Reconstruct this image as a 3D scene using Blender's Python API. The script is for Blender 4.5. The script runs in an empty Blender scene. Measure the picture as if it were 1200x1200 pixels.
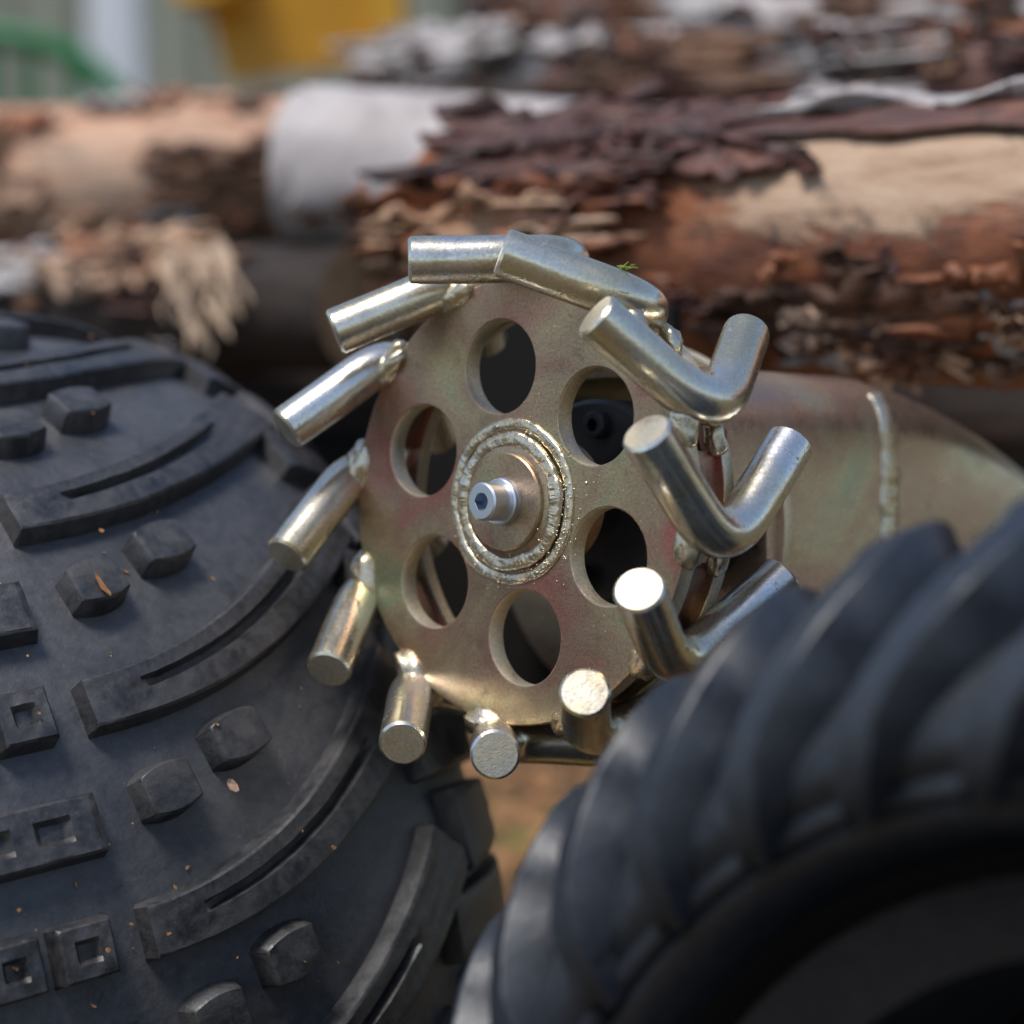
import bpy, bmesh, math, random
from mathutils import Vector, Matrix, noise
PI = math.pi
rnd = random.Random(7)
S = bpy.context.scene
COL = S.collection

# ------------------------------------------------------------------ camera
PITCH = math.radians(8.0)
CAM_LOC = Vector((0.0, -math.cos(PITCH), 0.5 + math.sin(PITCH)))
CAM_FRAME = Matrix.Translation(CAM_LOC) @ Matrix.Rotation(PI / 2 - PITCH, 4, 'X')  # camera matrix itself; parts are laid out in camera space, many from image pixels
K = 0.4572 / 1200.0                      # metres per photo pixel at 1 m
camd = bpy.data.cameras.new('camera')
cam = bpy.data.objects.new('camera', camd); COL.objects.link(cam)
cam.matrix_world = CAM_FRAME
camd.sensor_width = 36.0
camd.lens = 18.0 / 0.2286
camd.clip_start = 0.05; camd.clip_end = 400.0
camd.dof.use_dof = True
camd.dof.focus_distance = 0.975
camd.dof.aperture_fstop = 3.7
S.camera = cam

# ------------------------------------------------------------------ light
SUN_EL, SUN_AZ = math.radians(66), math.radians(225)     # azimuth: clockwise from +Y
w = bpy.data.worlds.new('World'); S.world = w; w.use_nodes = True
wn = w.node_tree; bg = wn.nodes['Background']
sky = wn.nodes.new('ShaderNodeTexSky'); sky.sky_type = 'NISHITA'; sky.sun_disc = False
sky.sun_elevation = SUN_EL; sky.sun_rotation = SUN_AZ
sky.air_density = 1.0; sky.dust_density = 1.2; sky.ozone_density = 1.0
wn.links.new(sky.outputs[0], bg.inputs[0]); bg.inputs[1].default_value = 0.062
sd = bpy.data.lights.new('sun', 'SUN'); sd.energy = 1.35; sd.angle = math.radians(18); sd.color = (1.0, 0.96, 0.90)
sun = bpy.data.objects.new('sun', sd); COL.objects.link(sun)
to_sun = Vector((math.sin(SUN_AZ) * math.cos(SUN_EL), math.cos(SUN_AZ) * math.cos(SUN_EL), math.sin(SUN_EL)))
sun.rotation_euler = to_sun.to_track_quat('Z', 'Y').to_euler()
sun.location = to_sun * 5
vs = S.view_settings
vs.view_transform = 'Standard'; vs.look = 'None'; vs.exposure = 1.25; vs.gamma = 1.0; vs.use_curve_mapping = False
S.cycles.use_denoising = True
S.cycles.max_bounces = 8

# ------------------------------------------------------------------ helpers
def fp(px, py, d):                       # photo pixel + distance -> camera-space point
    return Vector(((px - 600) * K * d, (600 - py) * K * d, -d))
def link(name, mesh, parent=None):
    o = bpy.data.objects.new(name, mesh); COL.objects.link(o)
    if parent is not None: o.parent = parent
    return o
def tag(o, label, cat, group=None):
    o['label'] = label; o['category'] = cat
    if group: o['group'] = group
    return o
def thing(name, m, label, cat, group=None):
    o = bpy.data.objects.new(name, None); COL.objects.link(o)
    o.empty_display_size = 0.05
    o.matrix_world = m
    return tag(o, label, cat, group)
def mesh_of(verts, faces, material, smooth=True, angle=35, name='m'):
    m = bpy.data.meshes.new(name)
    m.from_pydata([tuple(v) for v in verts], [], faces); m.update()
    bm = bmesh.new(); bm.from_mesh(m)
    bmesh.ops.recalc_face_normals(bm, faces=bm.faces)
    bm.to_mesh(m); bm.free()
    if smooth:
        m.polygons.foreach_set('use_smooth', [True] * len(m.polygons))
        if angle: m.set_sharp_from_angle(angle=math.radians(angle))
    if material: m.materials.append(material)
    return m
def box(x0, x1, y0, y1, z0, z1, material, bev=0.0):
    bm = bmesh.new()
    r = bmesh.ops.create_cube(bm, size=1.0)
    for v in bm.verts:
        v.co = Vector(((x0 + x1) / 2 + v.co.x * (x1 - x0), (y0 + y1) / 2 + v.co.y * (y1 - y0), (z0 + z1) / 2 + v.co.z * (z1 - z0)))
    if bev: bmesh.ops.bevel(bm, geom=bm.edges[:], offset=bev, segments=2, affect='EDGES', profile=0.6)
    m = bpy.data.meshes.new('b'); bm.to_mesh(m); bm.free()
    m.materials.append(material)
    return m
def revolve(prof, n, material, angle=40, closed=False, wob=0.0, seed=0):
    """prof: list of (r, z)"""
    V, F = [], []
    for i in range(n):
        a = 2 * PI * i / n
        for (r, z) in prof:
            rr = r
            if wob: rr += wob * noise.noise(Vector((math.cos(a) * 3 * r * 30, math.sin(a) * 3 * r * 30, z * 60 + seed)))
            V.append((rr * math.cos(a), rr * math.sin(a), z))
    p = len(prof)
    for i in range(n):
        j = (i + 1) % n
        for k in range(p - 1 if not closed else p):
            l = (k + 1) % p
            F.append((i * p + k, j * p + k, j * p + l, i * p + l))
    return mesh_of(V, F, material, True, angle)
def tube(path, rad, material, n=20, cap=True, angle=40, jit=0.0, seed=0.0):
    """path: points; rad: radius or list"""
    V, F = [], []
    P = [Vector(p) for p in path]
    prev = None
    for i, p in enumerate(P):
        t = (P[min(i + 1, len(P) - 1)] - P[max(i - 1, 0)]).normalized()
        if prev is None:
            ref = Vector((0, 0, 1)) if abs(t.z) < 0.9 else Vector((1, 0, 0))
            u = t.cross(ref).normalized()
        else:
            u = (prev - t * prev.dot(t)).normalized()
        prev = u
        vv = t.cross(u)
        r = rad[i] if isinstance(rad, (list, tuple)) else rad
        for k in range(n):
            a = 2 * PI * k / n
            q = r
            if jit: q *= 1 + jit * noise.noise(Vector((math.cos(a) * 1.2 + seed * 7.1, math.sin(a) * 1.2, i * 0.25)))
            V.append(p + (u * math.cos(a) + vv * math.sin(a)) * q)
    for i in range(len(P) - 1):
        for k in range(n):
            l = (k + 1) % n
            F.append((i * n + k, i * n + l, (i + 1) * n + l, (i + 1) * n + k))
    if cap:
        F.append(tuple(range(n))); F.append(tuple(range((len(P) - 1) * n, len(P) * n)))
    return mesh_of(V, F, material, True, angle)

# ------------------------------------------------------------------ materials
def grid_sheet(V, nu, nv, th, material, angle=0):
    """closed sheet of thickness th from a nu x nv grid of points"""
    V = [Vector(v) for v in V]
    N = []
    for i in range(nu):
        for k in range(nv):
            du = V[min(i + 1, nu - 1) * nv + k] - V[max(i - 1, 0) * nv + k]
            dv = V[i * nv + min(k + 1, nv - 1)] - V[i * nv + max(k - 1, 0)]
            n = du.cross(dv)
            N.append(n.normalized() if n.length > 1e-12 else Vector((0, 0, 1)))
    n0 = nu * nv
    A = V + [v - n * th for v, n in zip(V, N)]
    F = []
    for i in range(nu - 1):
        for k in range(nv - 1):
            q = (i * nv + k, i * nv + k + 1, (i + 1) * nv + k + 1, (i + 1) * nv + k)
            F.append(q); F.append(tuple(n0 + x for x in reversed(q)))
    for i in range(nu - 1):
        for k in (0, nv - 1): F.append((i * nv + k, (i + 1) * nv + k, n0 + (i + 1) * nv + k, n0 + i * nv + k))
    for k in range(nv - 1):
        for i in (0, nu - 1): F.append((i * nv + k, i * nv + k + 1, n0 + i * nv + k + 1, n0 + i * nv + k))
    return mesh_of(A, F, material, True, angle)

class NT:
    def __init__(s, name):
        s.m = bpy.data.materials.new(name); s.m.use_nodes = True
        s.t = s.m.node_tree; s.b = s.t.nodes['Principled BSDF']; s._tc = None
    def n(s, typ, ins=None, **kw):
        nd = s.t.nodes.new('ShaderNode' + typ)
        for k, v in kw.items(): setattr(nd, k, v)
        for k, v in (ins or {}).items():
            if hasattr(v, 'links') or hasattr(v, 'is_output'): s.t.links.new(v, nd.inputs[k])
            else: nd.inputs[k].default_value = v
        return nd
    def co(s, scale=(1, 1, 1), off=(0, 0, 0)):
        if s._tc is None: s._tc = s.n('TexCoord').outputs['Object']
        mp = s.n('Mapping', {'Vector': s._tc}); mp.inputs['Scale'].default_value = scale; mp.inputs['Location'].default_value = off
        return mp.outputs[0]
    def noise(s, scale, detail=5, rough=0.6, dist=0.0, stretch=(1, 1, 1), off=(0, 0, 0)):
        return s.n('TexNoise', {'Vector': s.co(stretch, off), 'Scale': scale, 'Detail': detail, 'Roughness': rough, 'Distortion': dist}).outputs['Fac']
    def voro(s, scale, stretch=(1, 1, 1), feature='F1'):
        return s.n('TexVoronoi', {'Vector': s.co(stretch), 'Scale': scale}, feature=feature).outputs['Distance']
    def ramp(s, fac, stops, interp='LINEAR'):
        r = s.n('ValToRGB', {'Fac': fac}); cr = r.color_ramp; cr.interpolation = interp
        while len(cr.elements) < len(stops): cr.elements.new(0.5)
        for e, (p, c) in zip(cr.elements, stops):
            e.position = p; e.color = (c, c, c, 1) if isinstance(c, (int, float)) else (*c, 1)
        return r.outputs['Color']
    def mix(s, fac, a, b, mode='MIX'):
        nd = s.n('Mix', data_type='RGBA', blend_type=mode)
        for sock, v in ((nd.inputs[0], fac), (nd.inputs[6], a), (nd.inputs[7], b)):
            if hasattr(v, 'is_output'): s.t.links.new(v, sock)
            else: sock.default_value = v if isinstance(v, (int, float)) else (*v, 1)
        return nd.outputs[2]
    def math(s, op, a, b=0.0):
        nd = s.n('Math', operation=op)
        for sock, v in ((nd.inputs[0], a), (nd.inputs[1], b)):
            if hasattr(v, 'is_output'): s.t.links.new(v, sock)
            else: sock.default_value = v
        return nd.outputs[0]
    def set(s, **kw):
        names = dict(color='Base Color', metal='Metallic', rough='Roughness', spec='Specular IOR Level', coat='Coat Weight', coatr='Coat Roughness')
        for k, v in kw.items():
            sock = s.b.inputs[names[k]]
            if hasattr(v, 'is_output'): s.t.links.new(v, sock)
            else: sock.default_value = v if isinstance(v, (int, float)) else (*v, 1)
        return s
    def bump(s, h, strength=0.3, dist=0.001):
        nd = s.n('Bump', {'Height': h, 'Strength': strength, 'Distance': dist})
        if s.b.inputs['Normal'].links:
            s.t.links.new(s.b.inputs['Normal'].links[0].from_socket, nd.inputs['Normal'])
        s.t.links.new(nd.outputs[0], s.b.inputs['Normal'])
        return s

def gold_metal(name, stops, scale=16, rough=(0.30, 0.5), grain=0.25, off=(0, 0, 0), dirt=0.3, speck=(0.84, 1.06)):
    t = NT(name)
    base = t.ramp(t.noise(scale, 4, 0.55, 0.8, off=off), stops)
    # passivation: fine speckled grain and small stains
    sp = t.ramp(t.noise(700, 2, 0.7), [(0.35, speck[0]), (0.62, speck[1])])
    base = t.mix(1.0, base, sp, 'MULTIPLY')
    st = t.ramp(t.noise(45, 6, 0.7, off=(3, 1, off[0])), [(0.56, 0.0), (0.72, 1.0)])
    base = t.mix(t.math('MULTIPLY', st, dirt), base, (0.10, 0.07, 0.05))
    t.set(color=base, metal=0.92)
    t.set(rough=t.ramp(t.noise(60, 5, 0.65, off=(9, 4, 2)), [(0.3, rough[0]), (0.75, rough[1])]))
    t.bump(t.noise(1100, 2, 0.6), grain, 0.0006)
    # long fine scratches in two directions
    for sc, o2 in (((1, 30, 6), 3.0), ((26, 1.5, 4), 8.0)):
        t.bump(t.ramp(t.noise(42, 3, 0.75, 0.3, stretch=sc, off=(o2, o2, 0)), [(0.60, 1.0), (0.66, 0.0)]), 0.10, 0.0006)
    t.bump(t.noise(120, 3, 0.6), 0.12, 0.001)
    return t.m
M = {}
M['disc'] = gold_metal('zinc_disc', [(0.27, (0.26, 0.37, 0.22)), (0.40, (0.44, 0.35, 0.22)), (0.53, (0.38, 0.255, 0.180)), (0.68, (0.44, 0.165, 0.135))], 15, (0.30, 0.46), 0.16, dirt=0.4, speck=(0.80, 1.08))
M['tine'] = gold_metal('zinc_tine', [(0.28, (0.76, 0.77, 0.79)), (0.42, (0.80, 0.76, 0.66)), (0.65, (0.76, 0.67, 0.47))], 22, (0.16, 0.33), 0.07, (5, 2, 1), dirt=0.25)
def stain(m, amount):
    t = NT.__new__(NT); t.m = m; t.t = m.node_tree; t.b = t.t.nodes['Principled BSDF']; t._tc = None
    old = t.b.inputs['Base Color'].links[0].from_socket
    k = t.ramp(t.noise(85, 6, 0.75, 0.6, stretch=(1, 1, 1), off=(4, 9, 2)), [(0.60, 0.0), (0.66, amount)])
    t.set(color=t.mix(k, old, (0.11, 0.065, 0.04)))
    t.set(rough=t.mix(k, t.b.inputs['Roughness'].links[0].from_socket, (0.7, 0.7, 0.7)))
    t.set(metal=t.ramp(k, [(0.0, 0.92), (1.0, 0.2)]))
stain(M['tine'], 0.75); stain(M['disc'], 0.35)
M['tine_end'] = gold_metal('zinc_cut_end', [(0.3, (0.62, 0.60, 0.54)), (0.7, (0.68, 0.58, 0.40))], 60, (0.4, 0.6), 0.3, (2, 2, 1), dirt=0.5)
M['weld'] = gold_metal('zinc_weld', [(0.3, (0.70, 0.66, 0.57)), (0.6, (0.68, 0.57, 0.38)), (0.8, (0.5, 0.42, 0.47))], 90, (0.18, 0.38), 0.3, (1, 7, 1), dirt=0.45)
M['housing'] = gold_metal('zinc_housing', [(0.25, (0.46, 0.56, 0.44)), (0.42, (0.62, 0.56, 0.43)), (0.56, (0.56, 0.42, 0.33)), (0.74, (0.50, 0.35, 0.36))], 11, (0.24, 0.40), 0.10, (4, 4, 4), dirt=0.3)
M['cutwall'] = gold_metal('zinc_cut_wall', [(0.3, (0.80, 0.72, 0.56)), (0.7, (0.78, 0.66, 0.46))], 60, (0.38, 0.6), 0.5, (8, 2, 1), dirt=0.2)
M['socket'] = NT('socket_dark').set(color=(0.30, 0.36, 0.45), metal=0.9, rough=0.35).m
M['bolt'] = NT('zinc_bolt').set(color=(0.62, 0.66, 0.72), metal=1.0, rough=0.38).m
t = NT('dark_motor'); t.set(color=t.ramp(t.noise(40), [(0.3, (0.012, 0.012, 0.016)), (0.7, (0.03, 0.03, 0.035))]), rough=0.45); t.bump(t.noise(300), 0.2); M['motor'] = t.m
def rubber(name, dust, seed, dcol=(0.115, 0.108, 0.108), lo=0.40, hi=0.68, sky_tint=1.0):
    t = NT(name)
    n1 = t.noise(26, 7, 0.7, 0.5, off=(seed, 0, 0))
    n2 = t.noise(180, 4, 0.7, off=(seed, 3, 0))
    c = t.ramp(n2, [(0.3, (0.008, 0.0085 * sky_tint, 0.010 * sky_tint * sky_tint)), (0.75, (0.020, 0.0205 * sky_tint, 0.023 * sky_tint * sky_tint))])  # bluish tint paints the sky's reflection into the neutral rubber colour
    d = t.ramp(t.math('MULTIPLY', n1, t.math('ADD', n2, 0.5)), [(lo, 0.0), (hi, 1.0)])
    c = t.mix(t.math('MULTIPLY', d, dust), c, dcol)
    cr = t.ramp(t.voro(260), [(0.06, 1.0), (0.13, 0.0)])
    c = t.mix(t.math('MULTIPLY', cr, t.math('MULTIPLY', d, 0.5)), c, (0.24, 0.17, 0.11))
    t.set(color=c, rough=t.ramp(n1, [(0.3, 0.34), (0.7, 0.52)]), spec=0.75)
    t.bump(t.noise(420, 4, 0.7), 0.35, 0.0008)
    t.bump(t.noise(60, 4, 0.6), 0.2, 0.002)
    return t.m
M['rubber'] = rubber('rubber_dusty', 0.8, 0.0, (0.100, 0.100, 0.108), 0.12, 0.72, sky_tint=1.1)
M['rubber_lug'] = rubber('rubber_lug', 0.5, 5.0, (0.10, 0.094, 0.092), 0.36, 0.62, sky_tint=1.08)
M['rubber2'] = rubber('rubber_clean', 0.05, 9.0, (0.10, 0.11, 0.13), sky_tint=1.30)
M['rim'] = NT('rim_black').set(color=(0.005, 0.005, 0.006), rough=0.75, spec=0.15).m
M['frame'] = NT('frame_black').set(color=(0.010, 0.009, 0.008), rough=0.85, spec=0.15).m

def wood(name, stops, dark=0.5, seed=0.0, rough=0.75, moldcol=(0.015, 0.012, 0.012)):
    t = NT(name)
    a = t.noise(10, 8, 0.68, 1.2, stretch=(0.35, 1, 1), off=(seed, seed * 0.7, 0))
    c = t.ramp(a, stops)
    b = t.noise(60, 6, 0.7, 0.4, stretch=(0.18, 1, 1), off=(seed * 2, 1, 0))
    c = t.mix(t.ramp(b, [(0.45, 0.0), (0.8, 0.7)]), c, moldcol)
    d = t.noise(24, 7, 0.75, off=(seed, 5, 2))
    c = t.mix(t.math('MULTIPLY', t.ramp(d, [(0.52, 0.0), (0.62, 1.0)]), dark), c, moldcol)
    t.set(color=c, rough=rough)
    t.bump(b, 0.6, 0.004); t.bump(d, 0.5, 0.006)
    return t.m
def birch(name, seed=0.0, dark=0.8, tint=(0.48, 0.435, 0.42)):
    t = NT(name)
    a = t.noise(9, 6, 0.65, 0.6, off=(seed, 0, 0))
    c = t.ramp(a, [(0.3, (0.30, 0.25, 0.24)), (0.5, tint), (0.75, (0.52, 0.48, 0.46))])
    # lenticels run round the trunk
    l = t.noise(30, 4, 0.7, stretch=(3.2, 0.35, 0.35), off=(seed, 2, 0))
    c = t.mix(t.math('MULTIPLY', t.ramp(l, [(0.60, 0.0), (0.67, 1.0)]), dark), c, (0.05, 0.035, 0.03))
    p = t.noise(14, 7, 0.7, off=(seed, 7, 3))
    c = t.mix(t.ramp(p, [(0.58, 0.0), (0.66, 0.75)]), c, (0.36, 0.17, 0.08))
    t.set(color=c, rough=0.6)
    t.bump(l, 0.5, 0.003); t.bump(t.noise(90, 5, 0.7), 0.3, 0.002)
    return t.m
def log_mix(name):
    # peeled trunk: a band of bare tan wood along the upper side, red inner bark below, torn boundary
    t = NT(name)
    a = t.noise(10, 8, 0.68, 1.2, stretch=(0.35, 1, 1), off=(3, 2, 0))
    red = t.ramp(a, [(0.3, (0.05, 0.018, 0.010)), (0.42, (0.15, 0.048, 0.020)), (0.56, (0.29, 0.098, 0.038)), (0.75, (0.44, 0.19, 0.085))])
    b2 = t.noise(60, 6, 0.7, 0.4, stretch=(0.18, 1, 1), off=(5, 1, 0))
    tan = t.ramp(b2, [(0.3, (0.20, 0.11, 0.07)), (0.5, (0.44, 0.29, 0.19)), (0.72, (0.54, 0.40, 0.29))])
    sep = t.n('SeparateXYZ', {'Vector': t._tc})
    e = t.noise(13, 8, 0.72, 0.8, stretch=(0.4, 1, 1), off=(1, 6, 0))
    hgt = t.math('ADD', t.math('MULTIPLY', sep.outputs['Y'], 12.0), t.math('MULTIPLY', t.math('SUBTRACT', e, 0.5), 1.5))
    m1 = t.ramp(hgt, [(0.10, 0.0), (0.20, 1.0)])
    xx = t.math('ADD', sep.outputs['X'], t.math('MULTIPLY', t.math('SUBTRACT', e, 0.5), 0.25))
    m2 = t.ramp(xx, [(0.20, 0.0), (0.24, 1.0)])
    c = t.mix(t.math('MULTIPLY', m1, m2), red, tan)
    d = t.noise(24, 7, 0.75, off=(3, 5, 2))
    c = t.mix(t.math('MULTIPLY', t.ramp(d, [(0.53, 0.0), (0.63, 1.0)]), 0.7), c, (0.018, 0.012, 0.011))
    t.set(color=c, rough=t.ramp(m1, [(0.0, 0.48), (1.0, 0.8)]))
    t.bump(b2, 0.6, 0.004); t.bump(d, 0.6, 0.007); t.bump(m1, 0.5, 0.004)
    return t.m
M['log_mix'] = log_mix('peeled_log')
M['peach'] = wood('stripped_peach', [(0.3, (0.22, 0.10, 0.06)), (0.42, (0.50, 0.27, 0.17)), (0.6, (0.64, 0.42, 0.29)), (0.75, (0.68, 0.52, 0.40))], 0.15, 1.0)
M['orange'] = wood('inner_bark_orange', [(0.3, (0.06, 0.022, 0.012)), (0.42, (0.17, 0.052, 0.020)), (0.56, (0.32, 0.110, 0.042)), (0.75, (0.46, 0.21, 0.095))], 0.6, 3.0, 0.5)
M['tan'] = wood('bare_tan_wood', [(0.3, (0.24, 0.13, 0.08)), (0.5, (0.45, 0.30, 0.20)), (0.7, (0.52, 0.38, 0.27))], 0.6, 5.0)
M['darkbark'] = wood('dark_purple_bark', [(0.3, (0.022, 0.011, 0.010)), (0.44, (0.08, 0.030, 0.025)), (0.58, (0.19, 0.078, 0.055)), (0.74, (0.33, 0.19, 0.14))], 0.6, 7.0, 0.5)
M['brown'] = wood('brown_bark', [(0.3, (0.03, 0.015, 0.01)), (0.5, (0.12, 0.055, 0.03)), (0.7, (0.26, 0.14, 0.08))], 0.7, 11.0)
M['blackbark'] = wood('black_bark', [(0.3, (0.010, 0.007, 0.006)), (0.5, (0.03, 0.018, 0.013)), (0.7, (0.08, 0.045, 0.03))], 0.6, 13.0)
M['birch'] = birch('birch_white', 0.0, 0.35)
M['birch2'] = birch('birch_grey', 4.0, 0.9, (0.42, 0.39, 0.38))
M['curl'] = wood('bark_curl_pale', [(0.3, (0.34, 0.17, 0.09)), (0.5, (0.55, 0.33, 0.2)), (0.75, (0.68, 0.5, 0.38))], 0.1, 17.0, 0.5)
M['splinter'] = wood('splinter_pale', [(0.3, (0.40, 0.27, 0.17)), (0.6, (0.6, 0.45, 0.32))], 0.1, 19.0)
M['cut'] = wood('cut_end', [(0.3, (0.35, 0.2, 0.1)), (0.6, (0.5, 0.33, 0.19))], 0.3, 23.0)

# ------------------------------------------------------------------ setting: ground
t = NT('forest_soil')
n1 = t.noise(2.2, 8, 0.7); n2 = t.noise(22, 6, 0.7)
c = t.ramp(n2, [(0.3, (0.03, 0.018, 0.011)), (0.5, (0.11, 0.06, 0.028)), (0.68, (0.22, 0.12, 0.055))])
c = t.mix(t.ramp(n1, [(0.45, 0.0), (0.62, 0.8)]), c, (0.10, 0.13, 0.035))
t.set(color=c, rough=0.9); t.bump(n2, 0.8, 0.02); M['soil'] = t.m
GZ = -0.125
V, F = [], []
xs = [-60, -25, -10, -5] + [-3 + 0.1 * i for i in range(61)] + [5, 10, 25, 60]
ys = [-60, -25, -10, -4] + [-2 + 0.1 * i for i in range(81)] + [8, 12, 25, 60]
for y in ys:
    for x in xs:
        V.append((x, y, GZ + 0.03 * noise.noise(Vector((x * 1.7, y * 1.7, 0))) + 0.012 * noise.noise(Vector((x * 7, y * 7, 3)))))
nx = len(xs)
for j in range(len(ys) - 1):
    for i in range(nx - 1): F.append((j * nx + i, j * nx + i + 1, (j + 1) * nx + i + 1, (j + 1) * nx + i))
g = link('ground', mesh_of(V, F, M['soil'], True, 0)); g['kind'] = 'structure'

# ------------------------------------------------------------------ wheels
class Profile:
    """right half of a tyre section: list of (a, r) from the crown to the bead, mirrored for s < 0"""
    def __init__(s, pts):
        # smooth with Catmull-Rom
        P = [Vector((p[0], p[1])) for p in pts]
        P = [Vector((-P[1].x, P[1].y))] + P + [P[-1] * 2 - P[-2]]
        s.q = []
        for i in range(1, len(P) - 2):
            for k in range(8):
                u = k / 8
                a, b, c, d = P[i - 1], P[i], P[i + 1], P[i + 2]
                s.q.append(0.5 * ((2 * b) + (c - a) * u + (2 * a - 5 * b + 4 * c - d) * u * u + (3 * b - a - 3 * c + d) * u ** 3))
        s.q.append(P[-2])
        s.L = [0.0]
        for i in range(1, len(s.q)): s.L.append(s.L[-1] + (s.q[i] - s.q[i - 1]).length)
        s.R = pts[0][1]
    def at(s, d, h=0.0):
        sg = 1 if d >= 0 else -1
        d = min(abs(d), s.L[-1] - 1e-6)
        lo, hi = 0, len(s.L) - 1
        while hi - lo > 1:
            m = (lo + hi) // 2
            if s.L[m] <= d: lo = m
            else: hi = m
        f = (d - s.L[lo]) / (s.L[hi] - s.L[lo])
        p = s.q[lo].lerp(s.q[hi], f)
        tg = (s.q[hi] - s.q[lo]).normalized()
        p = p + Vector((-tg.y, tg.x)) * h
        return sg * p.x, p.y
    def pt(s, d, c, h=0.0):
        a, r = s.at(d, h); th = c / s.R
        return Vector((r * math.cos(th), r * math.sin(th), a))
    def carcass(s, n, material, bead):
        pr = [(p.y, p.x) for p in s.q]
        full = [(r, -a) for r, a in reversed(pr[1:])] + pr
        return revolve(full + [(bead, full[-1][1] * 0.8), (bead, -full[-1][1] * 0.8)], n, material, 50, closed=True)

def lug(prof, path, hw, hf, material, nu=12, nv=10, draft=0.0025, seed=0.0, rough=0.0009, sgn=1):
    """raised rubber block that follows the tyre surface. path(u)->(s,c) metres, hw(u) half width, hf(u,v) height"""
    us = [-1] + [i / (nu - 1) for i in range(nu)] + [2]
    us[2:2] = [0.04]; us[-2:-2] = [0.96]
    vs_ = [-2] + [-1 + 2 * j / (nv - 1) for j in range(nv)] + [2]
    vs_[2:2] = [-0.9]; vs_[-2:-2] = [0.9]
    V, F = [], []
    def pp(u): return Vector(path(min(max(u, 0), 1)))
    for u in us:
        uc = min(max(u, 0.0), 1.0)
        e = 0.02
        tg = (pp(min(uc + e, 1)) - pp(max(uc - e, 0))).normalized()
        nrm = Vector((-tg.y, tg.x))
        base = pp(uc)
        if u < 0: base = base - tg * draft
        if u > 1: base = base + tg * draft
        for v in vs_:
            vc = min(max(v, -1.0), 1.0)
            off = vc * hw(uc) + (draft if v > 1 else -draft if v < -1 else 0)
            q = base + nrm * off
            if u < 0 or u > 1 or abs(v) > 1: h = -0.004
            else:
                h = hf(uc, vc)
                if uc in (0.0, 1.0) or abs(vc) == 1.0: h -= 0.0011
                h += rough * noise.noise(Vector((q.x * 150, q.y * 150, seed)))
            V.append(prof.pt(sgn * q.x, q.y, h))
    nvv = len(vs_)
    for i in range(len(us) - 1):
        for j in range(nvv - 1):
            F.append((i * nvv + j, i * nvv + j + 1, (i + 1) * nvv + j + 1, (i + 1) * nvv + j))
    return mesh_of(V, F, material, True, 38)

# --- left wheel: wide flotation tyre, tread towards the camera
PSI = math.radians(33)
f = Vector((math.sin(PSI), 0, math.cos(PSI))); u_ = Vector((0, 1, 0)); a_ = f.cross(u_)
def basis(x, y, z, loc):
    m = Matrix.Identity(4)
    for i in range(3):
        m[i][0], m[i][1], m[i][2], m[i][3] = x[i], y[i], z[i], loc[i]
    return m
ROLL = Matrix.Rotation(math.radians(11), 4, 'Z')
WL = CAM_FRAME @ Matrix.Translation((-0.372, -0.240, -1.220)) @ ROLL @ basis(f, u_, a_, Vector((0, 0, 0)))
wl = thing('flotation_tyre', WL, 'wide black tyre with curved dusty tread lugs, left of the roller', 'tyre')
PL = Profile([(0, 0.335), (0.07, 0.3325), (0.135, 0.324), (0.195, 0.307), (0.245, 0.279), (0.272, 0.244), (0.272, 0.205), (0.250, 0.170)])
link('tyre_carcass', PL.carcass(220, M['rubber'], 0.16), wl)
NP = 21; PITCHC = 2 * PI * 0.335 / NP
H = 0.0115
def groove(v, lo, hi): return lo < v < hi
lugs = []
for sg in (1, -1):
    # long arc lug with a sipe, runs up into the shoulder
    def path_arc(u):
        s0, s1 = 0.046, 0.225
        return (s0 + (s1 - s0) * (u ** 0.85), 0.98 * PITCHC * (0.12 * u + 0.88 * u ** 2.0))
    def h_arc(u, v):
        h = H * (1 - 0.1 * u)
        if 0.14 < u < 0.72 and 0.05 < v < 0.30: h -= 0.006
        return h
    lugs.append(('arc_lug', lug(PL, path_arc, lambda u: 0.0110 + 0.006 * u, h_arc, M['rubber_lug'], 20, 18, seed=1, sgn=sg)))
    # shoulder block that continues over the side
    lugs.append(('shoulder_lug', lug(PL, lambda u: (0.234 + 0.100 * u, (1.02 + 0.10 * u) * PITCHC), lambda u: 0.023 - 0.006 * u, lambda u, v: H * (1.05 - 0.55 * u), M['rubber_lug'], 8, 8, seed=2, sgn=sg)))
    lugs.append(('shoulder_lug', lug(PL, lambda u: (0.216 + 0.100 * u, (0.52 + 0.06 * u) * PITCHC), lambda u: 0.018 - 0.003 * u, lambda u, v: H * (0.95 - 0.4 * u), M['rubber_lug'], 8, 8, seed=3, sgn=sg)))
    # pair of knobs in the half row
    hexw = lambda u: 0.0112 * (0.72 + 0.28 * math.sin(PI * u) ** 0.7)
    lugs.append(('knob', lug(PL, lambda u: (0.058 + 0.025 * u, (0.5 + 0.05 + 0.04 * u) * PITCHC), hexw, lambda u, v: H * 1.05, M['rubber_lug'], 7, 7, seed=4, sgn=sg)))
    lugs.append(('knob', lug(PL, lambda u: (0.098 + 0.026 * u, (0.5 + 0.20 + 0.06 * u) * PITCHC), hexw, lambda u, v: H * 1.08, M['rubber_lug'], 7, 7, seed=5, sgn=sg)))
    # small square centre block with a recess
    lugs.append(('centre_block', lug(PL, lambda u: (0.004 + 0.024 * u, 0.0), lambda u: 0.0115, lambda u, v: H - (0.004 if 0.3 < u < 0.72 and -0.35 < v < 0.4 else 0), M['rubber_lug'], 12, 12, seed=6, sgn=sg)))
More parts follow.
